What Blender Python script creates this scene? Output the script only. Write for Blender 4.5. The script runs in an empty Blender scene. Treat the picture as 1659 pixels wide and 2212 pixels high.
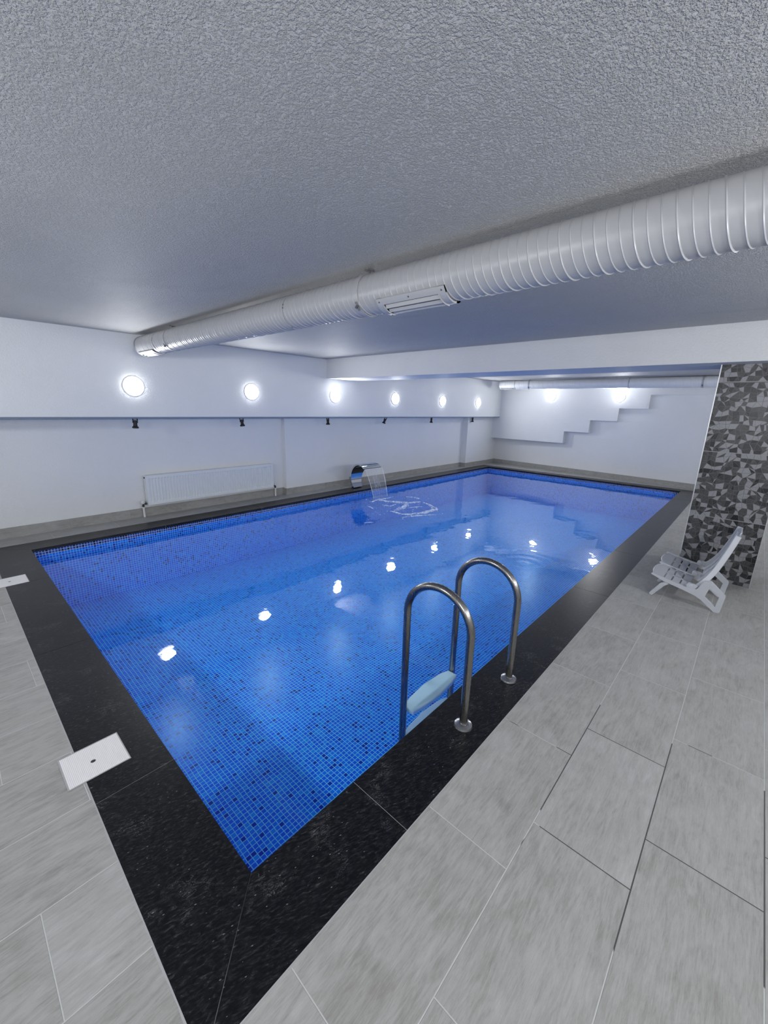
import bpy, bmesh, math, random
from mathutils import Vector, Matrix
random.seed(7)
PI = math.pi
SC = bpy.context.scene
COL = SC.collection

# ------------------------------------------------------------------ camera
cam_d = bpy.data.cameras.new('camera')
cam = bpy.data.objects.new('camera', cam_d)
COL.objects.link(cam)
SC.camera = cam
cam_d.sensor_fit = 'HORIZONTAL'
cam_d.sensor_width = 36.0
cam_d.lens = 873.107 / 1659 * 36.0
cam_d.clip_start = 0.02
cam_d.clip_end = 60
_f = Vector((0.71732207, 0.64967151, -0.25174584))
_r = Vector((0.67578882, -0.73669013, 0.02443594))
_u = Vector((0.16958334, 0.18765547, 0.96748484))
CAM = Vector((-0.48131, -1.01218, 1.57))
cam.matrix_world = Matrix(((_r.x, _u.x, -_f.x, CAM.x), (_r.y, _u.y, -_f.y, CAM.y), (_r.z, _u.z, -_f.z, CAM.z), (0, 0, 0, 1)))

# ------------------------------------------------------------------ light and exposure
LAMP = 52.0           # strength of the round wall lamps
LAMP_B = 88.0          # unseen lamps on right and back walls, set stronger to even out the light
LAMP_COL = (0.97, 0.985, 1.0, 1)
world = bpy.data.worlds.new('world')
SC.world = world
world.use_nodes = True
world.node_tree.nodes['Background'].inputs[0].default_value = (0.8, 0.88, 1, 1)
world.node_tree.nodes['Background'].inputs[1].default_value = 0.0
SC.view_settings.view_transform = 'Standard'
SC.view_settings.look = 'None'
SC.view_settings.gamma = 1
SC.view_settings.use_curve_mapping = False
SC.view_settings.exposure = 1.30
cy = SC.cycles
cy.max_bounces = 9
cy.diffuse_bounces = 4
cy.glossy_bounces = 4
cy.transmission_bounces = 8
cy.transparent_max_bounces = 8
cy.caustics_refractive = True
cy.caustics_reflective = False
cy.sample_clamp_indirect = 15.0
cy.blur_glossy = 0.5
cy.use_denoising = True
cy.use_adaptive_sampling = True
cy.adaptive_threshold = 0.025
try:
    cy.denoiser = 'OPENIMAGEDENOISE'
except Exception:
    pass

# ------------------------------------------------------------------ helpers
def new_mat(name):
    m = bpy.data.materials.new(name)
    m.use_nodes = True
    nt = m.node_tree
    return m, nt, nt.nodes['Principled BSDF']

def simple(name, col, rough=0.5, metal=0.0, **kw):
    m, nt, b = new_mat(name)
    b.inputs['Base Color'].default_value = (*col, 1)
    b.inputs['Roughness'].default_value = rough
    b.inputs['Metallic'].default_value = metal
    for k, v in kw.items():
        b.inputs[k].default_value = v
    return m

class N:
    """tiny node-building helper"""
    def __init__(s, nt):
        s.nt = nt
    def node(s, t, **kw):
        n = s.nt.nodes.new(t)
        for k, v in kw.items():
            setattr(n, k, v)
        return n
    def put(s, sock, v):
        if isinstance(v, bpy.types.NodeSocket):
            s.nt.links.new(v, sock)
        else:
            sock.default_value = v
    def m(s, op, a, b=None, c=None, clamp=False):
        n = s.node('ShaderNodeMath', operation=op, use_clamp=clamp)
        s.put(n.inputs[0], a)
        if b is not None:
            s.put(n.inputs[1], b)
        if c is not None:
            s.put(n.inputs[2], c)
        return n.outputs[0]
    def xyz(s, v):
        n = s.node('ShaderNodeSeparateXYZ')
        s.put(n.inputs[0], v)
        return n.outputs
    def comb(s, x, y, z=0.0):
        n = s.node('ShaderNodeCombineXYZ')
        for i, v in enumerate((x, y, z)):
            s.put(n.inputs[i], v)
        return n.outputs[0]
    def pos(s):
        return s.node('ShaderNodeNewGeometry').outputs['Position']
    def noise(s, vec, scale, detail=3, rough=0.5, dist=0.0, dim='3D'):
        n = s.node('ShaderNodeTexNoise', noise_dimensions=dim)
        s.put(n.inputs['Vector'], vec)
        n.inputs['Scale'].default_value = scale
        n.inputs['Detail'].default_value = detail
        n.inputs['Roughness'].default_value = rough
        n.inputs['Distortion'].default_value = dist
        return n.outputs[0]
    def white(s, vec):
        n = s.node('ShaderNodeTexWhiteNoise', noise_dimensions='3D')
        s.put(n.inputs['Vector'], vec)
        return n.outputs[0]
    def ramp(s, fac, stops, interp='LINEAR'):
        n = s.node('ShaderNodeValToRGB')
        n.color_ramp.interpolation = interp
        e = n.color_ramp.elements
        while len(e) > 1:
            e.remove(e[-1])
        e[0].position, e[0].color = stops[0][0], (*stops[0][1], 1)
        for p, c in stops[1:]:
            k = e.new(p)
            k.color = (*c, 1)
        s.put(n.inputs[0], fac)
        return n.outputs[0]
    def mix(s, fac, a, b, blend='MIX'):
        n = s.node('ShaderNodeMix', data_type='RGBA', blend_type=blend)
        s.put(n.inputs[0], fac)
        s.put(n.inputs[6], a if isinstance(a, bpy.types.NodeSocket) else (*a, 1))
        s.put(n.inputs[7], b if isinstance(b, bpy.types.NodeSocket) else (*b, 1))
        return n.outputs[2]
    def scale(s, vec, v):
        n = s.node('ShaderNodeVectorMath', operation='MULTIPLY')
        s.put(n.inputs[0], vec)
        n.inputs[1].default_value = v
        return n.outputs[0]
    def smooth(s, v, a, b):
        n = s.node('ShaderNodeMapRange', interpolation_type='SMOOTHSTEP')
        s.put(n.inputs[0], v)
        n.inputs[1].default_value = a
        n.inputs[2].default_value = b
        return n.outputs[0]
    def bump(s, h, dist, strength=1.0, normal=None):
        n = s.node('ShaderNodeBump')
        n.inputs['Strength'].default_value = strength
        n.inputs['Distance'].default_value = dist
        s.put(n.inputs['Height'], h)
        if normal is not None:
            s.put(n.inputs['Normal'], normal)
        return n.outputs[0]

# ------------------------------------------------------------------ materials
def plaster(name, col, cell, height, soft, stain=0.0):
    m, nt, b = new_mat(name)
    n = N(nt)
    p = n.pos()
    a = n.noise(p, cell, 3, 0.6, 0.0)
    a2 = n.smooth(a, 0.38, 0.66)
    c = n.noise(p, cell * 0.28, 2, 0.5)
    h = n.m('ADD', a2, n.m('MULTIPLY', c, 0.6))
    b.inputs['Normal'].default_value = (0, 0, 0)
    nt.links.new(n.bump(h, height), b.inputs['Normal'])
    lo = n.noise(n.scale(p, (0.7, 0.7, 0.7)), 1.3, 4, 0.6)
    colr = n.mix(n.smooth(lo, 0.35, 0.7), tuple(x * (1 - soft) for x in col), col)
    if stain:
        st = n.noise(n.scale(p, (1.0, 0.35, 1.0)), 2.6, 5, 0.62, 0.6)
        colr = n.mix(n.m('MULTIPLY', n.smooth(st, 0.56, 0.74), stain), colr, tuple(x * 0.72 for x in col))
    nt.links.new(colr, b.inputs['Base Color'])
    b.inputs['Roughness'].default_value = 0.62
    return m

M = {}
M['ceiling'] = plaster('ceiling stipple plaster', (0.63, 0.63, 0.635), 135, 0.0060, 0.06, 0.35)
M['wall'] = plaster('white wall plaster', (0.84, 0.85, 0.86), 70, 0.0010, 0.03)
M['beam'] = plaster('smooth beam plaster', (0.74, 0.745, 0.76), 60, 0.0010, 0.05)

def floor_tiles(name, upright=None):
    """wood-look porcelain, 0.67 x 0.338 running bond by thirds"""
    m, nt, b = new_mat(name)
    n = N(nt)
    p = n.pos()
    X, Y, Z = n.xyz(p)
    if upright == 'x':      # skirting along x
        Yr = Z
        i = n.m('MULTIPLY', X, 0.0)
        xo = n.m('ADD', X, 0.2)
    elif upright == 'y':
        i = n.m('MULTIPLY', X, 0.0)
        xo = n.m('ADD', Y, 0.1)
    else:
        v = n.m('DIVIDE', n.m('SUBTRACT', Y, 0.035), 0.3377)
        i = n.m('FLOOR', v)
        fy = n.m('SUBTRACT', v, i)
        off = n.m('ADD', n.m('MULTIPLY', n.m('SUBTRACT', -2.0, i), 0.2325), 0.621)
        xo = n.m('SUBTRACT', X, off)
    u = n.m('DIVIDE', xo, 0.6695)
    j = n.m('FLOOR', u)
    fx = n.m('SUBTRACT', u, j)
    rnd = n.white(n.comb(i, j, 3.0))
    rnd2 = n.white(n.comb(i, j, 9.0))
    # grain runs along X
    off3 = n.comb(n.m('MULTIPLY', rnd, 17.0), n.m('MULTIPLY', rnd2, 9.0), 0.0)
    va = n.node('ShaderNodeVectorMath', operation='ADD')
    n.put(va.inputs[0], p)
    n.put(va.inputs[1], off3)
    q = va.outputs[0]
    g = (1.6, 16.0, 16.0) if upright != 'y' else (16.0, 1.6, 16.0)
    grain = n.noise(n.scale(q, g), 4.2, 7, 0.68, 1.2)
    fine = n.noise(n.scale(q, tuple(x * 2 for x in g)), 11.0, 4, 0.75, 0.8)
    cloud = n.noise(q, 4.5, 4, 0.6, 0.4)
    knots = n.noise(n.scale(q, (3.0, 7.0, 7.0)), 1.1, 2, 0.5, 3.0)
    f = n.m('ADD', n.m('MULTIPLY', grain, 0.44), n.m('MULTIPLY', fine, 0.30))
    f = n.m('ADD', f, n.m('MULTIPLY', cloud, 0.22))
    f = n.m('ADD', f, n.m('MULTIPLY', n.m('SUBTRACT', knots, 0.5), 0.22))
    f = n.m('ADD', f, n.m('MULTIPLY', n.m('SUBTRACT', rnd, 0.5), 0.07))
    col = n.ramp(f, [(0.33, (0.255, 0.248, 0.232)), (0.46, (0.345, 0.342, 0.328)), (0.56, (0.395, 0.395, 0.386)), (0.70, (0.475, 0.475, 0.470))])
    dx = n.m('MULTIPLY', n.m('MINIMUM', fx, n.m('SUBTRACT', 1.0, fx)), 0.6695)
    if upright is None:
        dy = n.m('MULTIPLY', n.m('MINIMUM', fy, n.m('SUBTRACT', 1.0, fy)), 0.3377)
        dd = n.m('MINIMUM', dx, dy)
    else:
        dd = dx
    line = n.m('SUBTRACT', 1.0, n.smooth(dd, 0.0014, 0.0024))
    # mortar is pale; it has darkened with dirt in one much-walked patch
    dd2 = n.m('SQRT', n.m('ADD', n.m('POWER', n.m('SUBTRACT', X, 1.22), 2.0), n.m('POWER', n.m('SUBTRACT', Y, -1.0), 2.0)))
    gn = n.m('ADD', dd2, n.m('MULTIPLY', n.m('SUBTRACT', n.noise(p, 3.0, 1, 0.4), 0.5), 1.1))
    if upright is None:
        line = n.m('MULTIPLY', line, n.smooth(n.m('ABSOLUTE', n.m('ADD', Y, 0.302)), 0.004, 0.006))
    gcol = n.mix(n.smooth(gn, 0.60, 0.61), (0.07, 0.07, 0.07), (0.52, 0.53, 0.52)) if upright is None else n.mix(0.5, (0.3, 0.3, 0.3), (0.3, 0.3, 0.3))
    col = n.mix(line, col, gcol)
    nt.links.new(col, b.inputs['Base Color'])
    nt.links.new(n.m('ADD', 0.42, n.m('MULTIPLY', grain, 0.25)), b.inputs['Roughness'])
    hh = n.m('SUBTRACT', n.m('MULTIPLY', fine, 0.5), n.m('MULTIPLY', line, 2.0))
    nt.links.new(n.bump(hh, 0.0012, 0.7), b.inputs['Normal'])
    return m
M['floor'] = floor_tiles('grey wood look floor tile')
M['skirt_x'] = floor_tiles('grey skirting tile lengthways', 'x')
M['skirt_y'] = floor_tiles('grey skirting tile crossways', 'y')

def granite(name, along):
    m, nt, b = new_mat(name)
    n = N(nt)
    p = n.pos()
    # flecks drawn out along one slanting direction
    rot = n.node('ShaderNodeVectorRotate', rotation_type='Z_AXIS')
    n.put(rot.inputs['Vector'], p)
    rot.inputs['Angle'].default_value = 0.35 if along == 'x' else 0.25
    q = n.scale(rot.outputs[0], (7.0, 26.0, 20.0) if along == 'x' else (9.0, 24.0, 20.0))
    a = n.noise(q, 5.0, 6, 0.70, 0.7)
    base = n.ramp(a, [(0.40, (0.0012, 0.0013, 0.002)), (0.50, (0.004, 0.0042, 0.0055)), (0.60, (0.016, 0.0165, 0.019)), (0.74, (0.09, 0.09, 0.095))])
    v = n.node('ShaderNodeTexVoronoi', feature='F1')
    n.put(v.inputs['Vector'], n.scale(rot.outputs[0], (1.0, 2.6, 1.0)))
    v.inputs['Scale'].default_value = 34
    pk = n.xyz(v.outputs['Color'])[0]
    fleck = n.m('MULTIPLY', n.m('LESS_THAN', v.outputs['Distance'], n.m('MULTIPLY', pk, 0.12)), n.m('GREATER_THAN', pk, 0.72))
    fleck = n.m('MULTIPLY', fleck, n.smooth(n.noise(p, 3.0, 2), 0.38, 0.55))
    col = n.mix(fleck, base, (0.22, 0.22, 0.225))
    # pale mineral veins
    vn = n.noise(n.scale(rot.outputs[0], (5.0, 14.0, 1.0)), 1.7, 5, 0.7, 1.8)
    vein = n.m('MULTIPLY', n.m('LESS_THAN', n.m('ABSOLUTE', n.m('SUBTRACT', vn, 0.5)), 0.004), n.smooth(n.noise(p, 5.5, 2), 0.56, 0.66))
    col = n.mix(n.m('MULTIPLY', vein, 0.7), col, (0.30, 0.30, 0.31))
    nt.links.new(col, b.inputs['Base Color'])
    nt.links.new(n.m('ADD', 0.23, n.m('MULTIPLY', a, 0.16)), b.inputs['Roughness'])
    nt.links.new(n.bump(a, 0.0006, 0.5), b.inputs['Normal'])
    b.inputs['Specular IOR Level'].default_value = 0.33
    return m
M['granite_x'] = granite('black veined granite lengthways', 'x')
M['granite_y'] = granite('black veined granite crossways', 'y')

def mosaic(name, a, c, oa, oc):
    m, nt, b = new_mat(name)
    n = N(nt)
    P = n.xyz(n.pos())
    S = 0.0275
    wb = n.noise(n.pos(), 7.0, 1, 0.4)       # grid wobble painted in for refraction by the rippling water
    wb2 = n.noise(n.scale(n.pos(), (1.0, 1.3, 0.8)), 6.0, 1, 0.4)
    u = n.m('DIVIDE', n.m('ADD', n.m('ADD', P[a], oa), n.m('MULTIPLY', n.m('SUBTRACT', wb, 0.5), 0.012)), S)
    v = n.m('DIVIDE', n.m('ADD', n.m('ADD', P[c], oc), n.m('MULTIPLY', n.m('SUBTRACT', wb2, 0.5), 0.012 if c != 2 else 0.003)), S)
    i, j = n.m('FLOOR', u), n.m('FLOOR', v)
    fx, fy = n.m('SUBTRACT', u, i), n.m('SUBTRACT', v, j)
    r = n.white(n.comb(i, j, float(a * 3 + c)))
    r2 = n.white(n.comb(i, j, 20.0 + a))
    col = n.ramp(r, [(0.0, (0.003, 0.028, 0.46)), (0.075, (0.003, 0.14, 0.90)), (0.28, (0.003, 0.17, 0.94)), (0.50, (0.004, 0.205, 0.97)),
                     (0.72, (0.005, 0.25, 0.98)), (0.92, (0.008, 0.34, 0.99))], 'CONSTANT')
    col = n.mix(n.m('MULTIPLY', r2, 0.16), col, (0.003, 0.10, 0.74))
    ex = n.m('MINIMUM', fx, n.m('SUBTRACT', 1.0, fx))
    ey = n.m('MINIMUM', fy, n.m('SUBTRACT', 1.0, fy))
    line = n.m('SUBTRACT', 1.0, n.smooth(n.m('MINIMUM', ex, ey), 0.05, 0.095))
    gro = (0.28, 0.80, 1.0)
    if c == 2:      # same tile at the rim; light change above water is put into the colours
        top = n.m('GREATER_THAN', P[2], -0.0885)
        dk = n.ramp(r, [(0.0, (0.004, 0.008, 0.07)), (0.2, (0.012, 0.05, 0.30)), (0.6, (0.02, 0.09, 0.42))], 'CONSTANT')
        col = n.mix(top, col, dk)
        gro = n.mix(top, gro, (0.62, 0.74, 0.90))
    col = n.mix(line, col, gro)
    nt.links.new(col, b.inputs['Base Color'])
    nt.links.new(n.m('ADD', 0.25, n.m('MULTIPLY', line, 0.5)), b.inputs['Roughness'])
    b.inputs['Specular IOR Level'].default_value = 0.25
    return m
M['mos_z'] = mosaic('blue glass mosaic on pool bottom', 0, 1, 0.0, 0.0)
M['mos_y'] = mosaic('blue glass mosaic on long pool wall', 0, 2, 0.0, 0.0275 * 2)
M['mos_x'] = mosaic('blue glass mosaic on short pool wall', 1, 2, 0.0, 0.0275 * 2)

def water_mat():
    m, nt, b = new_mat('clear pool water')
    n = N(nt)
    nt.nodes.remove(b)
    g = n.node('ShaderNodeBsdfGlossy')
    g.inputs['Color'].default_value = (1, 1, 1, 1)
    g.inputs['Roughness'].default_value = 0.012
    tr = n.node('ShaderNodeBsdfTransparent')
    tr.inputs['Color'].default_value = (0.74, 0.91, 1.0, 1)
    fr = n.node('ShaderNodeLayerWeight')
    fr.inputs['Blend'].default_value = 0.5
    fres = n.m('ADD', 0.021, n.m('MULTIPLY', n.m('POWER', fr.outputs['Facing'], 5.0), 0.95))
    mx = n.node('ShaderNodeMixShader')
    nt.links.new(fres, mx.inputs[0])
    nt.links.new(tr.outputs[0], mx.inputs[1])
    nt.links.new(g.outputs[0], mx.inputs[2])
    p = n.pos()
    w = n.noise(n.scale(p, (1, 1, 0)), 5.0, 2, 0.5, 0.4)
    w2 = n.noise(n.scale(p, (1, 1, 0)), 1.4, 2, 0.5, 0.2)
    h = n.m('ADD', n.m("MULTIPLY", w, 0.0012), n.m("MULTIPLY", w2, 0.005))
    X, Y, Z = n.xyz(p)
    def ring(cx, cy, k, r0, amp):
        dx, dy = n.m('SUBTRACT', X, cx), n.m('SUBTRACT', Y, cy)
        d = n.m('SQRT', n.m('ADD', n.m('MULTIPLY', dx, dx), n.m('MULTIPLY', dy, dy)))
        fall = n.m('EXPONENT', n.m('MULTIPLY', d, -1.0 / r0))
        return n.m('MULTIPLY', n.m('MULTIPLY', n.m('SINE', n.m('MULTIPLY', d, k)), fall), amp)
    h = n.m('ADD', h, ring(5.0, 4.0, 26.0, 0.75, 0.0012))
    h = n.m('ADD', h, ring(3.75, 0.68, 42.0, 0.22, 0.0009))
    near = n.smooth(n.m('SQRT', n.m('ADD', n.m('POWER', n.m('SUBTRACT', X, 4.9), 2.0), n.m('POWER', n.m('SUBTRACT', Y, 3.5), 2.0))), 1.2, 0.2)
    ch = n.noise(n.scale(p, (1, 1, 0)), 13.0, 3, 0.6, 1.2)
    h = n.m('ADD', h, n.m('MULTIPLY', n.m('MULTIPLY', ch, near), 0.006))
    bn = n.bump(h, 1.0, 1.0)
    nt.links.new(bn, g.inputs['Normal'])
    nt.links.new(bn, fr.inputs['Normal'])
    nt.links.new(mx.outputs[0], nt.nodes['Material Output'].inputs['Surface'])
    return m
M['water'] = water_mat()

def fall_mat(name, body):
    m, nt, b = new_mat(name)
    n = N(nt)
    b.inputs['Base Color'].default_value = (0.93, 0.96, 1.0, 1)
    b.inputs['Roughness'].default_value = 0.08
    tr = n.node('ShaderNodeBsdfTransparent')
    mx = n.node('ShaderNodeMixShader')
    st = n.noise(n.scale(n.pos(), (60, 6, 3)), 1.0, 2, 0.5)
    nt.links.new(n.m('ADD', body, n.m('MULTIPLY', n.smooth(st, 0.5, 0.8), body)), mx.inputs[0])
    nt.links.new(tr.outputs[0], mx.inputs[1])
    nt.links.new(b.outputs[0], mx.inputs[2])
    nt.links.new(mx.outputs[0], nt.nodes['Material Output'].inputs['Surface'])
    return m
M['fall_water'] = fall_mat('thin sheet of falling water', 0.09)
M['fall_rope'] = fall_mat('streaks of falling water', 0.42)
M['foam'] = simple('pale wave crest reflection', (0.80, 0.90, 1.0), 0.6)  # pale colour painted for wall light reflected on wave crests
_n = N(M['foam'].node_tree)
_v = _n.noise(_n.scale(_n.pos(), (1.0, 1.6, 1.0)), 16.0, 4, 0.65, 0.8)
M['foam'].node_tree.links.new(_n.m('MULTIPLY', _n.smooth(_v, 0.36, 0.60), 0.85), M['foam'].node_tree.nodes['Principled BSDF'].inputs['Alpha'])

def brushed(name, col, rough, sc):
    m, nt, b = new_mat(name)
    n = N(nt)
    b.inputs['Base Color'].default_value = (*col, 1)
    b.inputs['Metallic'].default_value = 1.0
    tc = n.node('ShaderNodeTexCoord').outputs['Object']
    a = n.noise(n.scale(tc, sc), 40, 3, 0.6)
    nt.links.new(n.m('ADD', rough, n.m('MULTIPLY', n.m('SUBTRACT', a, 0.5), rough * 0.8)), b.inputs['Roughness'])
    return m
M['steel'] = brushed('brushed stainless steel', (0.27, 0.262, 0.252), 0.26, (4, 4, 0.4))
M['steel2'] = simple('satin stainless flange', (0.50, 0.50, 0.50), 0.22, 1.0)
M['chrome'] = simple('polished stainless steel', (0.66, 0.68, 0.70), 0.07, 1.0)
M['alu'] = simple('aluminium edge profile', (0.60, 0.61, 0.63), 0.35, 1.0)
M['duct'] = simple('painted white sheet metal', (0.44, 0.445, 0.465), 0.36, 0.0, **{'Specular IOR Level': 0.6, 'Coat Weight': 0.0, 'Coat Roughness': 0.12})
M['duct2'] = simple('bright white sheet metal', (0.80, 0.82, 0.85), 0.35)
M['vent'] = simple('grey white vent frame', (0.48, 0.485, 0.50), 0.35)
M['dark'] = simple('dark vent opening', (0.03, 0.03, 0.035), 0.6)
M['zinc'] = simple('grey zinc fixings', (0.20, 0.20, 0.21), 0.45, 0.6)
M['radiator'] = simple('white enamelled radiator', (0.80, 0.83, 0.85), 0.3)
M['plastic'] = simple('white lounger plastic', (0.54, 0.56, 0.61), 0.30, 0.0, **{'Subsurface Weight': 0.0})
M['step'] = simple('white ladder tread plastic', (0.80, 0.82, 0.86), 0.45)
M['lid'] = simple('white skimmer lid plastic', (0.80, 0.78, 0.79), 0.5)
M['black'] = simple('black spotlight housing', (0.004, 0.004, 0.006), 0.5)
M['valve'] = simple('dark metal valve', (0.10, 0.10, 0.11), 0.4, 0.8)
M['pipe'] = simple('white radiator pipe', (0.78, 0.78, 0.78), 0.35)
M['strip'] = simple('blue grey edge band', (0.19, 0.24, 0.33), 0.6)
M['grout'] = simple('pale joint mortar', (0.40, 0.40, 0.41), 0.8)
M['screed'] = simple('grey screed bed', (0.15, 0.15, 0.15), 0.9)
M['rim'] = simple('white lamp rim', (0.85, 0.85, 0.85), 0.4)

def emit(name, strength):
    m, nt, b = new_mat(name)
    b.inputs['Base Color'].default_value = (0.8, 0.8, 0.8, 1)
    b.inputs['Emission Color'].default_value = LAMP_COL
    b.inputs['Emission Strength'].default_value = strength
    return m
M['glow'] = emit('lit opal diffuser', 4.6)

def shard(name, col, vein):
    m, nt, b = new_mat(name)
    n = N(nt)
    a = n.noise(n.pos(), 38, 5, 0.65, 1.4)
    nt.links.new(n.ramp(a, [(0.35, tuple(c * (1 - vein) for c in col)), (0.55, col), (0.72, tuple(min(1, c * (1 + vein)) for c in col))]), b.inputs['Base Color'])
    b.inputs['Roughness'].default_value = 0.32
    return m
SH = [shard('pale grey stone shard', (0.27, 0.27, 0.285), 0.10), shard('mid grey stone shard', (0.062, 0.061, 0.063), 0.5),
      shard('dark grey stone shard', (0.028, 0.028, 0.032), 0.4), shard('black stone shard', (0.006, 0.006, 0.009), 0.3)]
M['shard_bed'] = simple('grey printed joint', (0.115, 0.115, 0.12), 0.5)

# ------------------------------------------------------------------ mesh helpers
class MB:
    def __init__(s):
        s.v, s.f, s.mi = [], [], []
    def add(s, vs, fs, mi=0):
        o = len(s.v)
        s.v += [tuple(v) for v in vs]
        s.f += [tuple(i + o for i in f) for f in fs]
        s.mi += [mi] * len(fs)
        return s
    def box(s, a, b, mi=0, ch=0.0):
        x0, y0, z0 = [min(a[i], b[i]) for i in range(3)]
        x1, y1, z1 = [max(a[i], b[i]) for i in range(3)]
        if ch:
            bm = bmesh.new()
            bmesh.ops.create_cube(bm, size=1)
            for v in bm.verts:
                v.co = Vector(((x0 + x1) / 2 + v.co.x * (x1 - x0), (y0 + y1) / 2 + v.co.y * (y1 - y0), (z0 + z1) / 2 + v.co.z * (z1 - z0)))
            bmesh.ops.bevel(bm, geom=bm.edges[:], offset=ch, segments=2, affect='EDGES', profile=0.5)
            return s.from_bm(bm, mi)
        vs = [(x0, y0, z0), (x1, y0, z0), (x1, y1, z0), (x0, y1, z0), (x0, y0, z1), (x1, y0, z1), (x1, y1, z1), (x0, y1, z1)]
        return s.add(vs, [(3, 2, 1, 0), (4, 5, 6, 7), (0, 1, 5, 4), (1, 2, 6, 5), (2, 3, 7, 6), (3, 0, 4, 7)], mi)
    def from_bm(s, bm, mi=0):
        bm.verts.index_update()
        s.add([v.co[:] for v in bm.verts], [tuple(v.index for v in f.verts) for f in bm.faces], mi)
        bm.free()
        return s
    def quad(s, pts, mi=0):
        return s.add(pts, [tuple(range(len(pts)))], mi)
    def prism(s, poly, fn, d0, d1, mi=0):
        """poly: list of 2-D points (counter-clockwise), fn(p, d) -> 3-D"""
        n = len(poly)
        vs = [fn(p, d0) for p in poly] + [fn(p, d1) for p in poly]
        fs = [tuple(range(n - 1, -1, -1)), tuple(range(n, 2 * n))]
        fs += [(i, (i + 1) % n, n + (i + 1) % n, n + i) for i in range(n)]
        return s.add(vs, fs, mi)
    def tube(s, path, r, seg=12, mi=0, caps=True, flat=None):
        path = [Vector(p) for p in path]
        n = len(path)
        rr = r if isinstance(r, (list, tuple)) else [r] * n
        T = []
        for i in range(n):
            a, b = path[max(0, i - 1)], path[min(n - 1, i + 1)]
            T.append((b - a).normalized())
        up = Vector((0, 0, 1)) if abs(T[0].z) < 0.9 else Vector((1, 0, 0))
        nx = T[0].cross(up).normalized()
        vs, fs = [], []
        for i in range(n):
            nx = (nx - T[i] * nx.dot(T[i])).normalized()
            ny = T[i].cross(nx)
            for k in range(seg):
                t = 2 * PI * k / seg
                vs.append(path[i] + nx * (math.cos(t) * rr[i]) + ny * (math.sin(t) * rr[i] * (flat or 1)))
        for i in range(n - 1):
            for k in range(seg):
                k2 = (k + 1) % seg
                fs.append((i * seg + k, i * seg + k2, (i + 1) * seg + k2, (i + 1) * seg + k))
        if caps:
            fs.append(tuple(range(seg - 1, -1, -1)))
            fs.append(tuple((n - 1) * seg + k for k in range(seg)))
        return s.add(vs, fs, mi)
    def lathe(s, prof, origin, axis, seg=40, mi=0, closed=True):
        """prof: (radius, distance along axis)"""
        ax = Vector(axis).normalized()
        up = Vector((0, 0, 1)) if abs(ax.z) < 0.9 else Vector((1, 0, 0))
        a = ax.cross(up).normalized()
        b = ax.cross(a)
        o = Vector(origin)
        vs, fs = [], []
        for r, d in prof:
            for k in range(seg):
                t = 2 * PI * k / seg
                vs.append(o + ax * d + a * (r * math.cos(t)) + b * (r * math.sin(t)))
        for i in range(len(prof) - 1):
            for k in range(seg):
                k2 = (k + 1) % seg
                fs.append((i * seg + k, i * seg + k2, (i + 1) * seg + k2, (i + 1) * seg + k))
        if closed:
            fs.append(tuple(range(seg - 1, -1, -1)))
            fs.append(tuple((len(prof) - 1) * seg + k for k in range(seg)))
        return s.add(vs, fs, mi)
    def build(s, name, mats, parent=None, smooth=False, recalc=True, angle=None, origin=None):
        me = bpy.data.meshes.new(name)
        vs = s.v
        if origin is not None:
            vs = [tuple(v[i] - origin[i] for i in range(3)) for v in vs]
        me.from_pydata(vs, [], s.f)
        if not isinstance(mats, (list, tuple)):
            mats = [mats]
        for m in mats:
            me.materials.append(m)
        me.polygons.foreach_set('material_index', s.mi)
        if recalc:
            bm = bmesh.new()
            bm.from_mesh(me)
            bmesh.ops.recalc_face_normals(bm, faces=bm.faces[:])
            bm.to_mesh(me)
            bm.free()
        if smooth:
            me.polygons.foreach_set('use_smooth', [True] * len(me.polygons))
            if angle:
                me.set_sharp_from_angle(angle=math.radians(angle))
        me.update()
        o = bpy.data.objects.new(name, me)
        COL.objects.link(o)
        if origin is not None:
            o.location = origin
        if parent is not None:
            o.parent = parent
            o.matrix_parent_inverse = Matrix.Translation(parent.location).inverted()
        return o

def thing(name, label, cat, loc, group=None):
    o = bpy.data.objects.new(name, None)
    COL.objects.link(o)
    o.location = loc
    o.empty_display_size = 0.1
    o['label'] = label
    o['category'] = cat
    if group:
        o['group'] = group
    return o

def tag(o, label, cat, group=None, kind=None):
    o['label'] = label
    o['category'] = cat
    if group:
        o['group'] = group
    if kind:
        o['kind'] = kind
    return o

def struct(o, label=None, cat=None):
    o['kind'] = 'structure'
    if label:
        o['label'] = label
    if cat:
        o['category'] = cat
    return o

def copy_tree(o, parent=None):
    c = o.copy()
    COL.objects.link(c)
    if parent is not None:
        c.parent = parent
    for ch in list(o.children):
        copy_tree(ch, c)
    return c

# ------------------------------------------------------------------ dimensions
L, W = 9.95, 4.49           # pool opening
CW = 0.30                   # coping width
WZ = -0.10                  # water level
DZ = -0.76                  # pool bottom
H = 2.33                    # ceiling
XB, YR = -1.9, -2.55        # unseen back and right walls
def xfar(y):                # far wall, slightly out of square
    return 10.45 + 0.115 * y
def xblk(y):                # face of the stair-shaped block on it
    return 10.41 + 0.07 * y
BY = 4.69                   # bulkhead face on the left wall
BZ = 1.375                  # its lower edge
XE = 13.0

# ------------------------------------------------------------------ floor
mb = MB()
ox0, ox1, oy0, oy1 = -CW, L + 0.27, -CW, W + CW
mb.box((XB, YR, -0.02), (12.6, oy0, 0))
mb.box((XB, oy1, -0.02), (12.6, 5.6, 0))
mb.box((XB, oy0, -0.02), (ox0, oy1, 0))
mb.box((ox1, oy0, -0.02), (12.6, oy1, 0))
struct(mb.build('floor', M['floor']), 'grey wood-look floor tiles around the pool', 'floor')

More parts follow.
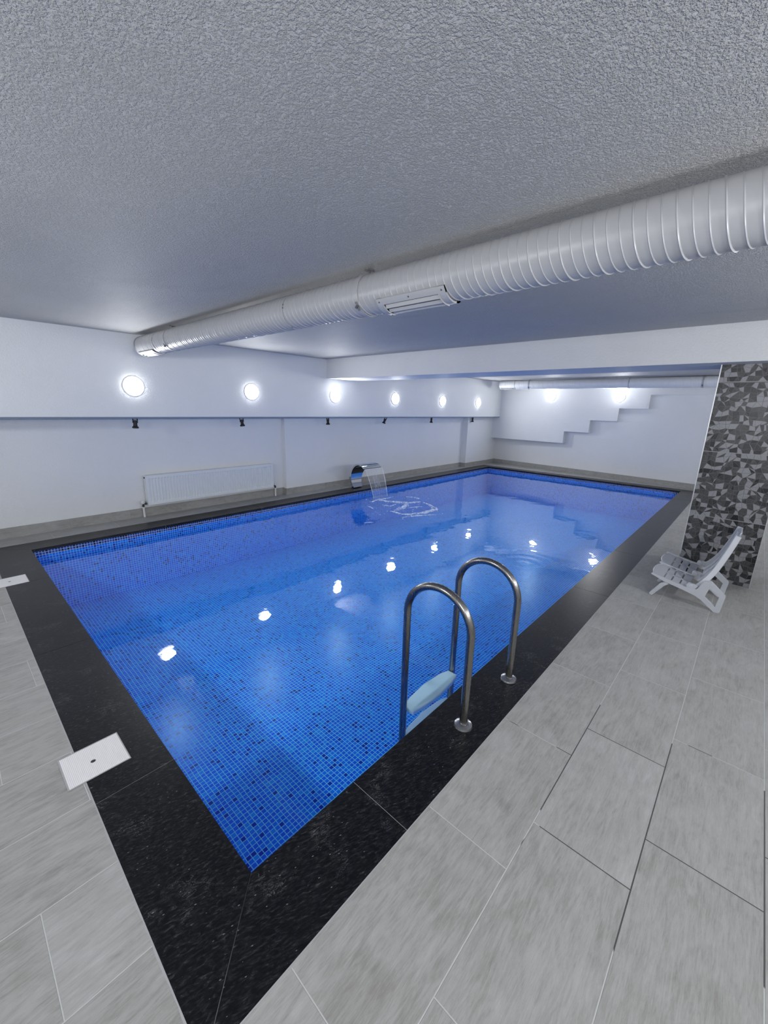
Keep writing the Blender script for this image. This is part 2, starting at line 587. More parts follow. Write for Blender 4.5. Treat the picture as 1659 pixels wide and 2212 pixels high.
# pale irregular mortar line between coping and floor tiles
mb = MB()
def wavy(x0, y0, x1, y1, w):
    n = int(math.hypot(x1 - x0, y1 - y0) / 0.03)
    nx, ny = (y1 - y0), -(x1 - x0)
    l = math.hypot(nx, ny)
    nx, ny = nx / l, ny / l
    vs, fs = [], []
    for i in range(n + 1):
        t = i / n
        k = w * (0.35 + 0.65 * random.random())
        x, y = x0 + (x1 - x0) * t, y0 + (y1 - y0) * t
        vs += [(x - nx * 0.001, y - ny * 0.001, 0.0006), (x + nx * k, y + ny * k, 0.0006)]
        if i < n:
            fs.append((2 * i, 2 * i + 1, 2 * i + 3, 2 * i + 2))
    mb.add(vs, fs)
wavy(ox0, oy1, ox0, oy0, 0.006)
wavy(ox0, oy0, ox1, oy0, 0.0035)
wavy(ox1, oy1, ox0, oy1, 0.004)
struct(mb.build('trim_7', M['grout'], recalc=False))

# ------------------------------------------------------------------ granite coping (slabs with mortar joints, mitred corners)
OV = 0.018      # overhang over the pool wall
T = 0.032
def coping(name, side, joints, mat, label):
    mb = MB()
    g = 0.0013
    def P(s, d):       # s along the side, d 0 = inner edge, 1 = outer edge
        if side == 'near':   return (-CW * d, s)
        if side == 'right':  return (s, -CW * d)
        if side == 'left':   return (s, W + CW * d)
        if side == 'far':    return (L + 0.27 * d, s)
    if side in ('near', 'far'):
        a0, b0, a1, b1 = 0, -CW, W, W + CW
    else:
        a0, b0, a1, b1 = 0, -CW, L, L + 0.27
    cuts = [None] + joints + [None]
    for k in range(len(cuts) - 1):
        lo, hi = cuts[k], cuts[k + 1]
        i0, o0 = (a0 + g, b0 + g) if lo is None else (lo + g, lo + g)
        i1, o1 = (a1 - g, b1 - g) if hi is None else (hi - g, hi - g)
        poly = [P(i0, 0.0), P(i1, 0.0), P(o1, 1.0), P(o0, 1.0)]
        mb.prism(poly, lambda p, d: (p[0], p[1], d), -T, 0.0005, 0)
    # mortar under the joints
    poly = [P(a0, 0.004), P(a1, 0.004), P(b1, 1.0), P(b0, 1.0)]
    mb.prism(poly, lambda p, d: (p[0], p[1], d), -T + 0.002, -0.0008, 1)
    return struct(mb.build(name, [mat, M['grout']]), label, 'pool coping')
coping('trim_1', 'near', [0.672, 2.083, 3.498], M['granite_y'], 'black granite pool edge with white skimmer lids at near end')
coping('trim_2', 'right', [0.484, 1.872, 3.28, 4.69, 6.10, 7.51, 8.92], M['granite_x'], 'black granite pool edge with the ladder standing on it')
coping('trim_3', 'left', [1.35, 2.76, 4.17, 5.58, 6.99, 8.40], M['granite_x'], 'black granite pool edge along the radiator wall')
coping('trim_4', 'far', [1.1, 2.5, 3.9], M['granite_y'], 'black granite pool edge below the stepped wall')

# ------------------------------------------------------------------ pool basin
mb = MB()
o = OV
x0, x1, y0, y1 = -o, L + o, -o, W + o
zt = -T
mb.quad([(x0, y0, DZ), (x1, y0, DZ), (x1, y1, DZ), (x0, y1, DZ)], 0)
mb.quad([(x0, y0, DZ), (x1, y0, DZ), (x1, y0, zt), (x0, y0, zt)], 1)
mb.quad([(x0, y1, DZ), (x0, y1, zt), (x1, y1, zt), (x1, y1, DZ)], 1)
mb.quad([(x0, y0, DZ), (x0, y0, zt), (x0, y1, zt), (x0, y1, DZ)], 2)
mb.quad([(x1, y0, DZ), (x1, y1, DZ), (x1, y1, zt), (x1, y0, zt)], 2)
# plinth body outside
basin = mb.build('pool_basin', [M['mos_z'], M['mos_y'], M['mos_x']], recalc=False)
struct(basin, 'rectangular pool basin lined with small blue mosaic tiles', 'pool')

# ------------------------------------------------------------------ walls
mb = MB()
secs = [(XB, 3.61, 5.145), (3.61, 9.36, 5.06), (9.36, 12.4, 4.90)]
for a, b_, y in secs:
    mb = MB()
    mb.box((a, y, -0.02), (b_, 5.7, BZ + 0.05))
    struct(mb.build('wall_left', M['wall']), 'white plastered lower left wall', 'wall')
mb = MB()
mb.box((XB, BY, BZ), (12.4, 5.7, H + 0.1))
struct(mb.build('trim_6', M['wall']), 'projecting white upper part of the left wall carrying round lamps', 'wall')
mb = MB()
mb.box((XB, BY + 0.004, BZ - 0.020), (xblk(BY) - 0.005, BY + 0.05, BZ))  # thin blue grey strip just below the bulkhead edge
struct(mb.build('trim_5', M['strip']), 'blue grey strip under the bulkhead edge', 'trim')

# far wall + stepped block
mb = MB()
mb.prism([(xfar(YR - 0.1), YR - 0.1), (12.5, YR - 0.1), (12.5, 5.7), (xfar(5.7), 5.7)], lambda p, d: (p[0], p[1], d), -0.02, H + 0.1)
steps = [(4.95, 2.772, 0.762), (2.772, 2.166, 1.066), (2.166, 1.553, 1.371), (1.553, 0.951, 1.670), (0.951, YR, 1.977)]
for ya, yb, z in steps:
    mb.prism([(xblk(ya), ya), (xblk(yb), yb), (11.3, yb), (11.3, ya)], lambda p, d: (p[0], p[1], d), z, H + 0.1)
struct(mb.build('wall_far', M['wall']), 'white far wall with stair-shaped block above', 'wall')

mb = MB(); mb.box((XB, YR - 0.15, -0.02), (12.5, YR, H + 0.1))
struct(mb.build('wall_right', M['wall']), 'white plastered right wall', 'wall')
mb = MB(); mb.box((XB - 0.15, YR - 0.15, -0.02), (XB, 5.7, H + 0.1))
struct(mb.build('wall_back', M['wall']), 'white plastered back wall', 'wall')

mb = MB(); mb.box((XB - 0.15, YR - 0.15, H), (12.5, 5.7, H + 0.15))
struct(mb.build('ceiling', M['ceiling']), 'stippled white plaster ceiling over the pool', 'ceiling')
mb = MB(); mb.box((4.25, YR, 2.016), (4.93, BY + 0.01, H + 0.01))
struct(mb.build('ceiling_beam', M['beam']), 'wide white beam crossing the ceiling above the pool', 'beam')

# skirting tiles
SK = 0.012
mb = MB()
mb.box((XB, 5.145 - SK, 0), (3.6099, 5.145, 0.122), 0)
mb.box((3.61 - SK, 5.0601, 0), (3.6099, 5.1329, 0.1115), 1)
mb.box((3.61 - SK, 5.06 - SK, 0), (9.3599, 5.06, 0.112), 0)
mb.box((9.36 - SK, 4.9001, 0), (9.3599, 5.0479, 0.1115), 1)
mb.box((9.36 - SK, 4.90 - SK, 0), (11.02, 4.90, 0.112), 0)
struct(mb.build('baseboard_left', [M['skirt_x'], M['skirt_y']]), 'grey tile skirting along left wall', 'baseboard')
mb = MB()
mb.prism([(xfar(4.95) - SK, 4.95), (xfar(YR) - SK, YR), (xfar(YR) + 0.01, YR), (xfar(4.95) + 0.01, 4.95)], lambda p, d: (p[0], p[1], d), 0, 0.115)
struct(mb.build('baseboard_far', M['skirt_y']), 'grey tile skirting along far wall', 'baseboard')
mb = MB(); mb.box((XB, YR, 0), (12, YR + SK, 0.115))
struct(mb.build('baseboard_right', M['skirt_x']), 'grey tile skirting along right wall', 'baseboard')

# ------------------------------------------------------------------ mosaic-clad pillar
PX, PY0, PY1, PD = 4.45, -0.635, -1.21, 0.58
mb = MB()
mb.box((PX + 0.004, PY1 + 0.004, 0), (PX + PD, PY0 - 0.004, 2.02), 4)
rng = random.Random(11)
def shards(w, hgt, seed):
    """one printed tile cut into angular shards: list of (polygon, shade)"""
    rg = random.Random(seed)
    nx, ny = 15, 15
    P = {}
    for i in range(nx + 1):
        for j in range(ny + 1):
            jx = 0 if i in (0, nx) else rg.uniform(-0.36, 0.36)
            jy = 0 if j in (0, ny) else rg.uniform(-0.36, 0.36)
            P[i, j] = ((i + jx) * w / nx, (j + jy) * hgt / ny)
    out = []
    for i in range(nx):
        for j in range(ny):
            q = [P[i, j], P[i + 1, j], P[i + 1, j + 1], P[i, j + 1]]
            r = rg.random()
            if r < 0.42:
                k = rg.randint(0, 1)
                tris = [[q[0], q[1], q[2]], [q[0], q[2], q[3]]] if k else [[q[0], q[1], q[3]], [q[1], q[2], q[3]]]
            elif r < 0.55:
                m = ((q[0][0] + q[1][0]) / 2, (q[0][1] + q[1][1]) / 2)
                m2 = ((q[2][0] * 0.7 + q[3][0] * 0.3), (q[2][1] * 0.7 + q[3][1] * 0.3))
                tris = [[q[0], m, m2, q[3]], [m, q[1], q[2], m2]]
            else:
                tris = [q]
            for t in tris:
                s = rg.random()
                out.append((t, 0 if s < 0.32 else 1 if s < 0.70 else 2 if s < 0.93 else 3))
    return out
def inset(poly, d):
    cx = sum(p[0] for p in poly) / len(poly)
    cy = sum(p[1] for p in poly) / len(poly)
    res = []
    for x, y in poly:
        l = math.hypot(x - cx, y - cy) or 1
        k = max(0.2, 1 - d / l)
        res.append((cx + (x - cx) * k, cy + (y - cy) * k))
    return res
def clad(fn, width):
    """fn(u, z, out) -> 3-D; courses 0.617 high, joints 4 mm"""
    z, c = 0.0, 0
    for z0_, z1_ in [(0.0, 0.615), (0.619, 1.235), (1.239, 1.862), (1.866, 2.014)]:
        hh = 0.617
        for poly, sh in shards(0.617, hh, 40 + c * 7):
            if c == 3:
                poly = [(x, y) for x, y in poly]
                if min(y for _, y in poly) > z1_ - z0_:
                    continue
            q = inset(poly, 0.0022)
            q = [(min(max(x, 0.002), width - 0.002), min(max(y, 0.0015), z1_ - z0_ - 0.0015)) for x, y in q]
            if max(x for x, _ in q) - min(x for x, _ in q) < 0.003 or max(y for _, y in q) - min(y for _, y in q) < 0.003:
                continue
            mb.add([fn(x, z0_ + y, 0.0) for x, y in q], [tuple(range(len(q)))], sh)
        c += 1
wdt = PY0 - PY1
clad(lambda u_, z_, o_: (PX + 0.0035, PY0 - u_, z_), wdt)
clad(lambda u_, z_, o_: (PX + u_, PY0 - 0.0035, z_), PD)
clad(lambda u_, z_, o_: (PX + u_, PY1 + 0.0035, z_), PD)
# course joints and aluminium corner profiles
for zj in (0.617, 1.237, 1.864):
    mb.box((PX + 0.0030, PY1 + 0.002, zj - 0.002), (PX + PD, PY0 - 0.002, zj + 0.002), 6)
for yy in (PY0, PY1):
    s_ = 1 if yy == PY0 else -1
    mb.box((PX - 0.001, yy - s_ * 0.007, 0), (PX + 0.007, yy + s_ * 0.001, 2.016), 5)
struct(mb.build('pillar', SH + [M['shard_bed'], M['alu'], M['grout']], recalc=False), 'square pillar clad in grey broken-stone pattern tiles', 'pillar')

# ------------------------------------------------------------------ round wall lamps
def make_lamp(power):
    t = thing('wall_lamp', '', 'lamp', (0, 0, 0), 'round wall lamps')
    # faces +local Y = out of the wall
    MB().lathe([(0.113, -0.002), (0.117, 0.002), (0.117, 0.010), (0.112, 0.013), (0.107, 0.013)], (0, 0, 0), (0, 1, 0), 48).build('rim', M['rim'], t, True, angle=40)
    MB().lathe([(0.1075, 0.012), (0.107, 0.026), (0.098, 0.036), (0.075, 0.042), (0.04, 0.045), (0.004, 0.046)], (0, 0, 0), (0, 1, 0), 48).build('diffuser', M['glow'], t, True)
    ld = bpy.data.lights.new('bulb', 'AREA')
    ld.shape = 'DISK'
    ld.size = 0.19
    ld.energy = power * PI * PI * 0.095 ** 2
    ld.color = LAMP_COL[:3]
    lo = bpy.data.objects.new('bulb', ld)
    COL.objects.link(lo)
    lo.location = (0, 0.049, 0)
    lo.rotation_euler = (PI / 2, 0, 0)
    lo.parent = t
    return t
lamp0 = make_lamp(LAMP)
used = False
def put_lamp(x, y, z, rz, label, group='round wall lamps'):
    global used
    t = copy_tree(lamp0) if used else lamp0
    used = True
    t.location = (x, y, z)
    t.rotation_euler = (0, 0, rz)
    t['label'] = label
    t['group'] = group
left_x = [1.237, 2.805, 4.432, 6.061, 7.767, 9.424]
ll = ['glowing round wall lamp above the radiator, below the duct end, nearest and largest',
      'glowing round wall lamp on left bulkhead, second from the duct end',
      'glowing round wall lamp right below where the ceiling beam meets left wall',
      'glowing round wall lamp on left bulkhead, first one beyond the beam',
      'glowing round wall lamp on left bulkhead, second to last before the far corner',
      'glowing round wall lamp on left bulkhead nearest the far corner']
for x, lb in zip(left_x, ll):
    put_lamp(x, BY, 1.737, PI, lb)
aa = math.atan(0.07)
put_lamp(xblk(3.218), 3.218, 1.940, PI / 2 - aa, 'glowing round lamp on the stepped far wall, left one with a crack below')
put_lamp(xblk(1.573), 1.573, 1.930, PI / 2 - aa, 'glowing round lamp on the stepped far wall, right one beside the steps')
lamp0 = make_lamp(LAMP_B)
used = False
for x, w_ in zip((-0.6, 1.1, 2.8, 6.3, 8.0), ('nearest the back wall', 'beside the ladder', 'between ladder and pillar', 'first behind the pillar', 'farthest behind the pillar')):
    put_lamp(x, YR, 1.80, 0, 'glowing round lamp on the unseen right wall, ' + w_, 'lamps on the right wall')
for y, w_ in zip((-1.2, 1.0, 3.2), ('nearest the right wall', 'in the middle', 'nearest the left wall')):
    put_lamp(XB, y, 1.80, -PI / 2, 'glowing round lamp on the unseen back wall, ' + w_, 'lamps on the back wall')

# ------------------------------------------------------------------ small black spotlights under the bulkhead
def make_spot():
    t = thing('spotlight', '', 'spotlight', (0, 0, 0), 'black spotlights under the bulkhead')
    b = MB()
    b.box((-0.030, -0.012, -0.004), (0.030, 0.012, 0.0))
    for s in (-1, 1):
        b.box((s * 0.030 - 0.0035, -0.009, -0.062), (s * 0.030 + 0.0035, 0.009, 0.0))
    b.build('bracket', M['black'], t)
    MB().lathe([(0.008, 0.0), (0.024, 0.004), (0.025, 0.045), (0.030, 0.058), (0.041, 0.064), (0.041, 0.074), (0.034, 0.077)], (0, 0, -0.036), (0, 0, -1), 24).build('housing', M['black'], t, True, angle=35)
    MB().tube([(0, 0, -0.036), (0.002, 0.004, -0.02), (-0.012, 0.006, -0.008), (-0.016, 0.004, 0.0)], 0.0035, 8).build('cable', M['black'], t, True)
    return t
sp0 = make_spot()
sl = ['small black spotlight under the bulkhead, above the left end of the radiator',
      'small black spotlight under the bulkhead, above the right end of the radiator',
      'small black spotlight under the bulkhead, above the waterfall spout on its left',
      'small black spotlight under the bulkhead, above right of the waterfall spout, tilted',
      'small black spotlight under the bulkhead, second from the far corner',
      'small black spotlight under the bulkhead, on the far wall projection by the corner']
for i, (x, lb) in enumerate(zip([1.259, 2.702, 4.40, 5.983, 7.60, 9.50], sl)):
    t = sp0 if i == 0 else copy_tree(sp0)
    t.location = (x, 4.85, BZ)
    t.rotation_euler = ([0.05, -0.06, 0.0, 0.22, 0.02, 0.0][i], [0.04, -0.08, -0.05, 0.28, 0.0, 0.0][i], [0.3, 0.1, 0.2, 0.0, 0.1, 0][i])
    t.location.z -= [0, 0, 0, 0.006, 0, 0][i]
    t.scale = (0.9, 0.9, 1.3)
    t['label'] = lb

# ------------------------------------------------------------------ spiral ducts
def duct_body(cx, cz, r, ya, yb, name, parent, pitch=0.1255, phase=0.0, seg=64, mat=None):
    """pipe along Y with a helical lock seam and two stiffening ribs per turn"""
    # rings of vertices follow the helix, so every rib is a clean ridge
    prof = []          # (phase in one turn, height)
    for c, wd, hh in ((0.0, 0.026, 0.0042), (1 / 3, 0.023, 0.0026), (2 / 3, 0.023, 0.0026)):
        for q, g in ((-1.35, 0.0), (-1.0, 0.0), (-0.55, 0.6), (0.0, 1.0), (0.55, 0.6), (1.0, 0.0), (1.35, 0.0)):
            prof.append(((c + q * wd) % 1.0, hh * g))
    prof.sort()
    m_ = len(prof)
    turns = int((yb - ya) / pitch) + 3
    rows = []
    y_start = ya - pitch + (phase - ya) % pitch
    for k in range(turns):
        for ph, hh in prof:
            rows.append((y_start + (k + ph) * pitch, hh))
    vs, fs = [], []
    for s_, hh in rows:
        for k in range(seg):
            t = 2 * PI * k / seg
            y = min(max(s_ + pitch - pitch * k / seg - pitch, ya), yb)
            vs.append((cx + (r + hh) * math.cos(t), y, cz + (r + hh) * math.sin(t)))
    for i in range(len(rows) - 1):
        for k in range(seg):
            if k < seg - 1:
                q = (i * seg + k, i * seg + k + 1, (i + 1) * seg + k + 1, (i + 1) * seg + k)
            elif i - m_ >= 0:
                q = (i * seg + k, (i - m_) * seg, (i + 1 - m_) * seg, (i + 1) * seg + k)
            else:
                continue
            ys = [vs[v][1] for v in q]
            if max(ys) - min(ys) > 1e-6:
                fs.append(q)
    b = MB()
    b.add(vs, fs)
    # end cap, slightly dished, with rim
    b.lathe([(r + 0.004, -0.012), (r + 0.004, 0.004), (r - 0.004, 0.006), (r - 0.012, 0.001), (0.001, 0.001)], (cx, yb, cz), (0, 1, 0), seg, closed=False)
    return b.build(name, M[mat or 'duct'], parent, True, recalc=False, angle=65)

def clamp(cx, cz, r, y, parent):
    b = MB()
    b.lathe([(r + 0.001, -0.014), (r + 0.0062, -0.014), (r + 0.0062, 0.014), (r + 0.001, 0.014)], (cx, y, cz), (0, 1, 0), 56, closed=False)
    h = b.build('clamp', M['duct'], parent, False)
    b = MB()
    b.box((cx - 0.006, y - 0.006, cz + r + 0.004), (cx + 0.006, y + 0.006, H + 0.002))
    b.box((cx - 0.03, y - 0.012, H - 0.004), (cx + 0.03, y + 0.012, H + 0.001))
    b.build('ceiling_bracket', M['zinc'], h)
    # ear and bolt at the lower side
    for sgn, t in ((-1, math.radians(218)), (1, math.radians(322))):
        c, s = math.cos(t), math.sin(t)
        px, pz = cx + c * (r + 0.012), cz + s * (r + 0.012)
        b = MB()
        b.tube([(cx + c * (r + 0.002), y, cz + s * (r + 0.002)), (cx + c * (r + 0.026), y, cz + s * (r + 0.026))], 0.009, 4)
        b.tube([(px + s * 0.026, y, pz - c * 0.026), (px - s * 0.026, y, pz + c * 0.026)], 0.0042, 8)
        b.build('bolt', M['zinc'], h)
    return h

def coupling(cx, cz, r, y, parent):
    b = MB()
    b.lathe([(r + 0.001, -0.006), (r + 0.0045, -0.006), (r + 0.0045, 0.006), (r + 0.001, 0.006)], (cx, y, cz), (0, 1, 0), 56, closed=False)
    c = b.build('coupling_ring', M['duct'], parent, False)
    for t in (math.radians(165), math.radians(176), math.radians(250)):
        b = MB()
        p = Vector((cx + math.cos(t) * (r + 0.003), y - 0.012, cz + math.sin(t) * (r + 0.003)))
        d = Vector((math.cos(t), 0, math.sin(t)))
        b.lathe([(0.0045, 0), (0.004, 0.004), (0.001, 0.005)], p, d, 10)
        b.build('screw', M['zinc'], c)

def grille(cx, cz, r, ya, yb, ta, tb, parent, nsl=3):
    """curved supply grille saddled on the duct, from angle ta to tb (below)"""
    R1, R2 = r + 0.003, r + 0.012
    seg = 16
    fr = MB()
    bw_t = 0.20 * (tb - ta)
    bw_y = 0.045
    def P(rr, t, y):
        return (cx + rr * math.cos(t), y, cz + rr * math.sin(t))
    def patch(mbx, t0, t1, y0_, y1_, ra, rb, seg=8):
        vs, fs = [], []
        for i in range(seg + 1):
            t = t0 + (t1 - t0) * i / seg
            vs += [P(ra, t, y0_), P(ra, t, y1_), P(rb, t, y1_), P(rb, t, y0_)]
            if i < seg:
                o_ = 4 * i
                for k in range(4):
                    fs.append((o_ + k, o_ + (k + 1) % 4, o_ + 4 + (k + 1) % 4, o_ + 4 + k))
        fs += [(0, 1, 2, 3), (4 * seg, 4 * seg + 1, 4 * seg + 2, 4 * seg + 3)]
        mbx.add(vs, fs)
    patch(fr, ta, tb, ya, ya + bw_y, R1, R2, seg)
    patch(fr, ta, tb, yb - bw_y, yb, R1, R2, seg)
    patch(fr, ta, ta + bw_t, ya, yb, R1, R2, 5)
    patch(fr, tb - bw_t, tb, ya, yb, R1, R2, 5)
    # raised inner collar at both ends
    patch(fr, ta + bw_t, tb - bw_t, ya + bw_y - 0.004, ya + bw_y, R1, R2 + 0.006, seg)
    patch(fr, ta + bw_t, tb - bw_t, yb - bw_y, yb - bw_y + 0.004, R1, R2 + 0.006, seg)
    g = fr.build('vent_grille', M['vent'], parent, False)
    bk = MB()
    patch(bk, ta + bw_t, tb - bw_t, ya + bw_y, yb - bw_y, R1 - 0.003, R1 + 0.0005, seg)
    bk.build('vent_opening', M['dark'], g)
    for k in range(nsl):
        t = ta + bw_t + (tb - ta - 2 * bw_t) * (k + 0.5) / nsl
        s = MB()
        d = 0.085
        vs = [P(R1 + 0.001, t - d, ya + bw_y), P(R2 + 0.002, t + d * 0.5, ya + bw_y), P(R2 + 0.002, t + d * 0.5, yb - bw_y), P(R1 + 0.001, t - d, yb - bw_y),
              P(R1 + 0.001, t - d + 0.03, ya + bw_y), P(R2 + 0.002, t + d * 0.5 + 0.03, ya + bw_y), P(R2 + 0.002, t + d * 0.5 + 0.03, yb - bw_y), P(R1 + 0.001, t - d + 0.03, yb - bw_y)]
        s.add(vs, [(0, 1, 2, 3), (7, 6, 5, 4), (0, 4, 5, 1), (1, 5, 6, 2), (2, 6, 7, 3), (3, 7, 4, 0)])
        s.build('slat', M['vent'], g)
    for (t, y) in ((ta + bw_t * 0.5, ya + 0.02), (ta + bw_t * 0.5, yb - 0.02), (ta + bw_t * 0.5, (ya + yb) / 2)):
        p = Vector(P(R2, t, y))
        s = MB()
        s.lathe([(0.005, 0), (0.004, 0.002), (0.001, 0.0025)], p, (math.cos(t), 0, math.sin(t)), 10)
        s.build('screw', M['zinc'], g)
    return g

DX, DZc, DR = 1.375, 2.198, 0.1075
d1 = thing('ventilation_duct', 'large white ribbed spiral duct hanging under the ceiling in the foreground', 'duct', (DX, 4.59, DZc))
duct_body(DX, DZc, DR, YR + 0.001, 4.59, 'duct_body', d1, phase=-0.681 - 0.06)
for y in (3.70, 0.83, -1.9):
    clamp(DX, DZc, DR, y, d1)
coupling(DX, DZc, DR, 1.56, d1)
coupling(DX, DZc, DR, 4.02, d1)
grille(DX, DZc, DR, 0.23, 0.68, math.radians(211), math.radians(296), d1)
grille(DX, DZc, DR, 4.10, 4.55, math.radians(225), math.radians(312), d1)

FX, FZ, FR = 10.10, 2.214, 0.111
d2 = thing('ventilation_duct', 'slim white duct running high along the stepped far wall', 'duct', (FX, 4.40, FZ))
duct_body(FX, FZ, FR, YR + 0.001, 4.40, 'duct_body', d2, phase=0.03, seg=48, mat='duct2')
for y in (3.60, 0.02):
    clamp(FX, FZ, FR, y, d2)
coupling(FX, FZ, FR, 1.33, d2)
coupling(FX, FZ, FR, 3.98, d2)
grille(FX, FZ, FR, 4.02, 4.36, math.radians(225), math.radians(312), d2)

# ------------------------------------------------------------------ radiator
RX0, RX1, RY0, RY1, RZ0, RZ1 = 1.352, 3.335, 5.045, 5.125, 0.170, 0.580
rad = thing('radiator', 'long low white panel radiator on the left wall beside the pool', 'radiator', ((RX0 + RX1) / 2, RY0, 0))
mb = MB()
nr = 48
prof = []      # (x, depth) ribbed front sheet between header rows
vs, fs = [], []
xs = []
pt = (RX1 - RX0 - 0.05) / nr
for k in range(nr):
    xa = RX0 + 0.025 + k * pt
    for fr_, dp in ((0.0, 0.0), (0.22, 0.0), (0.34, 0.012), (0.80, 0.012), (0.92, 0.0)):
        xs.append((xa + fr_ * pt, dp))
xs = [(RX0, 0.0)] + xs + [(RX1, 0.0)]
rows = [(RZ0, 0), (RZ0 + 0.035, 0), (RZ0 + 0.047, 1), (RZ1 - 0.052, 1), (RZ1 - 0.040, 0), (RZ1, 0)]
for z, k in rows:
    for x, dp in xs:
        vs.append((x, RY0 + dp * k, z))
nxs = len(xs)
for i in range(len(rows) - 1):
    for j in range(nxs - 1):
        fs.append((i * nxs + j, i * nxs + j + 1, (i + 1) * nxs + j + 1, (i + 1) * nxs + j))
mb.add(vs, fs)
mb.box((RX0, RY0 + 0.013, RZ0), (RX1, RY0 + 0.018, RZ1))
mb.build('front_panel', M['radiator'], rad, recalc=False)
mb = MB(); mb.box((RX0 + 0.004, RY1 - 0.012, RZ0), (RX1 - 0.004, RY1, RZ1 - 0.004), ch=0.002); mb.build('rear_panel', M['radiator'], rad)
mb = MB()
mb.box((RX0 - 0.002, RY0, RZ1 - 0.001), (RX1 + 0.002, RY0 + 0.006, RZ1 + 0.004))
mb.box((RX0 - 0.002, RY1 - 0.006, RZ1 - 0.001), (RX1 + 0.002, RY1, RZ1 + 0.004))
k = RX0
while k < RX1:
    mb.box((k, RY0 + 0.006, RZ1), (k + 0.004, RY1 - 0.006, RZ1 + 0.003))
    k += 0.0125
mb.build('top_grille', M['radiator'], rad)
for nm, xx in (('side_panel', RX0 - 0.003), ('side_panel', RX1)):
    mb = MB(); mb.box((xx, RY0 - 0.001, RZ0), (xx + 0.003, RY1, RZ1 + 0.002)); sp = mb.build(nm, M['radiator'], rad)
mb = MB(); mb.lathe([(0.011, 0), (0.011, 0.008), (0.008, 0.010)], (RX0 - 0.003, 5.085, RZ1 - 0.03), (-1, 0, 0), 14); mb.build('bleed_plug', M['black'], rad)
mb = MB()
k = RX0 + 0.02
while k < RX1 - 0.02:     # convector fins seen from below
    mb.box((k, RY0 + 0.014, RZ0 + 0.02), (k + 0.003, RY1 - 0.012, RZ1 - 0.03))
    k += 0.04
mb.build('convector_fins', M['radiator'], rad)
for bx in (RX0 + 0.3, RX1 - 0.33):
    mb = MB(); mb.box((bx, RY1, 0.25), (bx + 0.03, 5.145, 0.55)); mb.build('wall_bracket', M['radiator'], rad)
for px, s_ in ((1.298, 1), (3.402, -1)):
    mb = MB()
    mb.tube([(px, 5.10, 0.0), (px, 5.10, 0.135)], 0.0125, 14)
    mb.lathe([(0.016, 0), (0.016, 0.02)], (px, 5.10, 0.125), (0, 0, 1), 14)
    pp = mb.build('pipe', M['pipe'], rad, True, angle=40)
    mb = MB()
    mb.lathe([(0.011, 0), (0.016, 0.008), (0.016, 0.022), (0.009, 0.028), (0.009, 0.044)], (px, 5.10, 0.145), (0, 0, 1), 14)
    mb.tube([(px, 5.10, 0.180), (px + s_ * 0.052, 5.10, 0.190)], 0.010, 12)
    mb.lathe([(0.015, 0), (0.015, 0.012)], (px + s_ * 0.028, 5.10, 0.186), (s_, 0, 0.15), 6)
    mb.build('valve', M['valve'], rad, True, angle=40)
    mb = MB()
    if s_ == 1:
        mb.lathe([(0.012, 0), (0.024, 0.004), (0.025, 0.030), (0.018, 0.042), (0.003, 0.046)], (px - 0.002, 5.10, 0.196), (0, -0.35, 1), 18)
    else:
        mb.lathe([(0.011, 0), (0.015, 0.003), (0.015, 0.034), (0.010, 0.038)], (px, 5.10, 0.19), (0, 0, 1), 14)
    mb.build('valve_cap', M['pipe'], rad, True, angle=40)

# ------------------------------------------------------------------ waterfall spout and its water
sp = thing('waterfall_spout', 'polished steel waterfall spout curving over the left pool edge', 'fountain', (5.02, 4.74, 0))
path = [(4.715, 0.0), (4.745, 0.06), (4.765, 0.13), (4.768, 0.21), (4.745, 0.30), (4.70, 0.38), (4.635, 0.445), (4.555, 0.488), (4.47, 0.500), (4.39, 0.480), (4.325, 0.435)]
# resample smoothly
def catmull(P, k):
    out = []
    n = len(P)
    for i in range(n - 1):
        p0, p1, p2, p3 = P[max(0, i - 1)], P[i], P[i + 1], P[min(n - 1, i + 2)]
        for j in range(k):
            t = j / k
            out.append(tuple(0.5 * ((2 * b) + (-a + c) * t + (2 * a - 5 * b + 4 * c - d) * t * t + (-a + 3 * b - 3 * c + d) * t ** 3) for a, b, c, d in zip(p0, p1, p2, p3)))
    out.append(tuple(P[-1]))
    return out
cp = catmull(path, 5)
n = len(cp)
mb = MB()
outer, inner = [], []
for i, (y, z) in enumerate(cp):
    t = i / (n - 1)
    a, b_ = cp[max(0, i - 1)], cp[min(n - 1, i + 1)]
    ty, tz = b_[0] - a[0], b_[1] - a[1]
    l = math.hypot(ty, tz)
    ny, nz = tz / l, -ty / l          # outward (away from the curve's centre)
    th = 0.050 * (1 - t) ** 0.8 + 0.010
    e = t ** 1.1
    xa = 4.905 + (4.81 - 4.905) * e
    xb = 5.135 + (5.30 - 5.135) * e
    outer.append([(xa, y + ny * th * 0.4, z + nz * th * 0.4), (xb, y + ny * th * 0.4, z + nz * th * 0.4)])
    inner.append([(xa, y - ny * th * 0.6, z - nz * th * 0.6), (xb, y - ny * th * 0.6, z - nz * th * 0.6)])
vs, fs = [], []
for (o0, o1), (i0, i1) in zip(outer, inner):
    vs += [o0, o1, i1, i0]
vs = [(x, y, max(0.001, z)) for x, y, z in vs]
for i in range(n - 1):
    q = 4 * i
    for k in range(4):
        fs.append((q + k, q + (k + 1) % 4, q + 4 + (k + 1) % 4, q + 4 + k))
fs += [(0, 1, 2, 3), (4 * n - 4, 4 * n - 3, 4 * n - 2, 4 * n - 1)]
mb.add(vs, fs)
mb.build('spout_body', M['chrome'], sp, True, angle=35)
mb = MB(); mb.box((4.825, 4.3205, 0.4285), (5.285, 4.324, 0.4345)); mb.build('slot', M['dark'], sp)

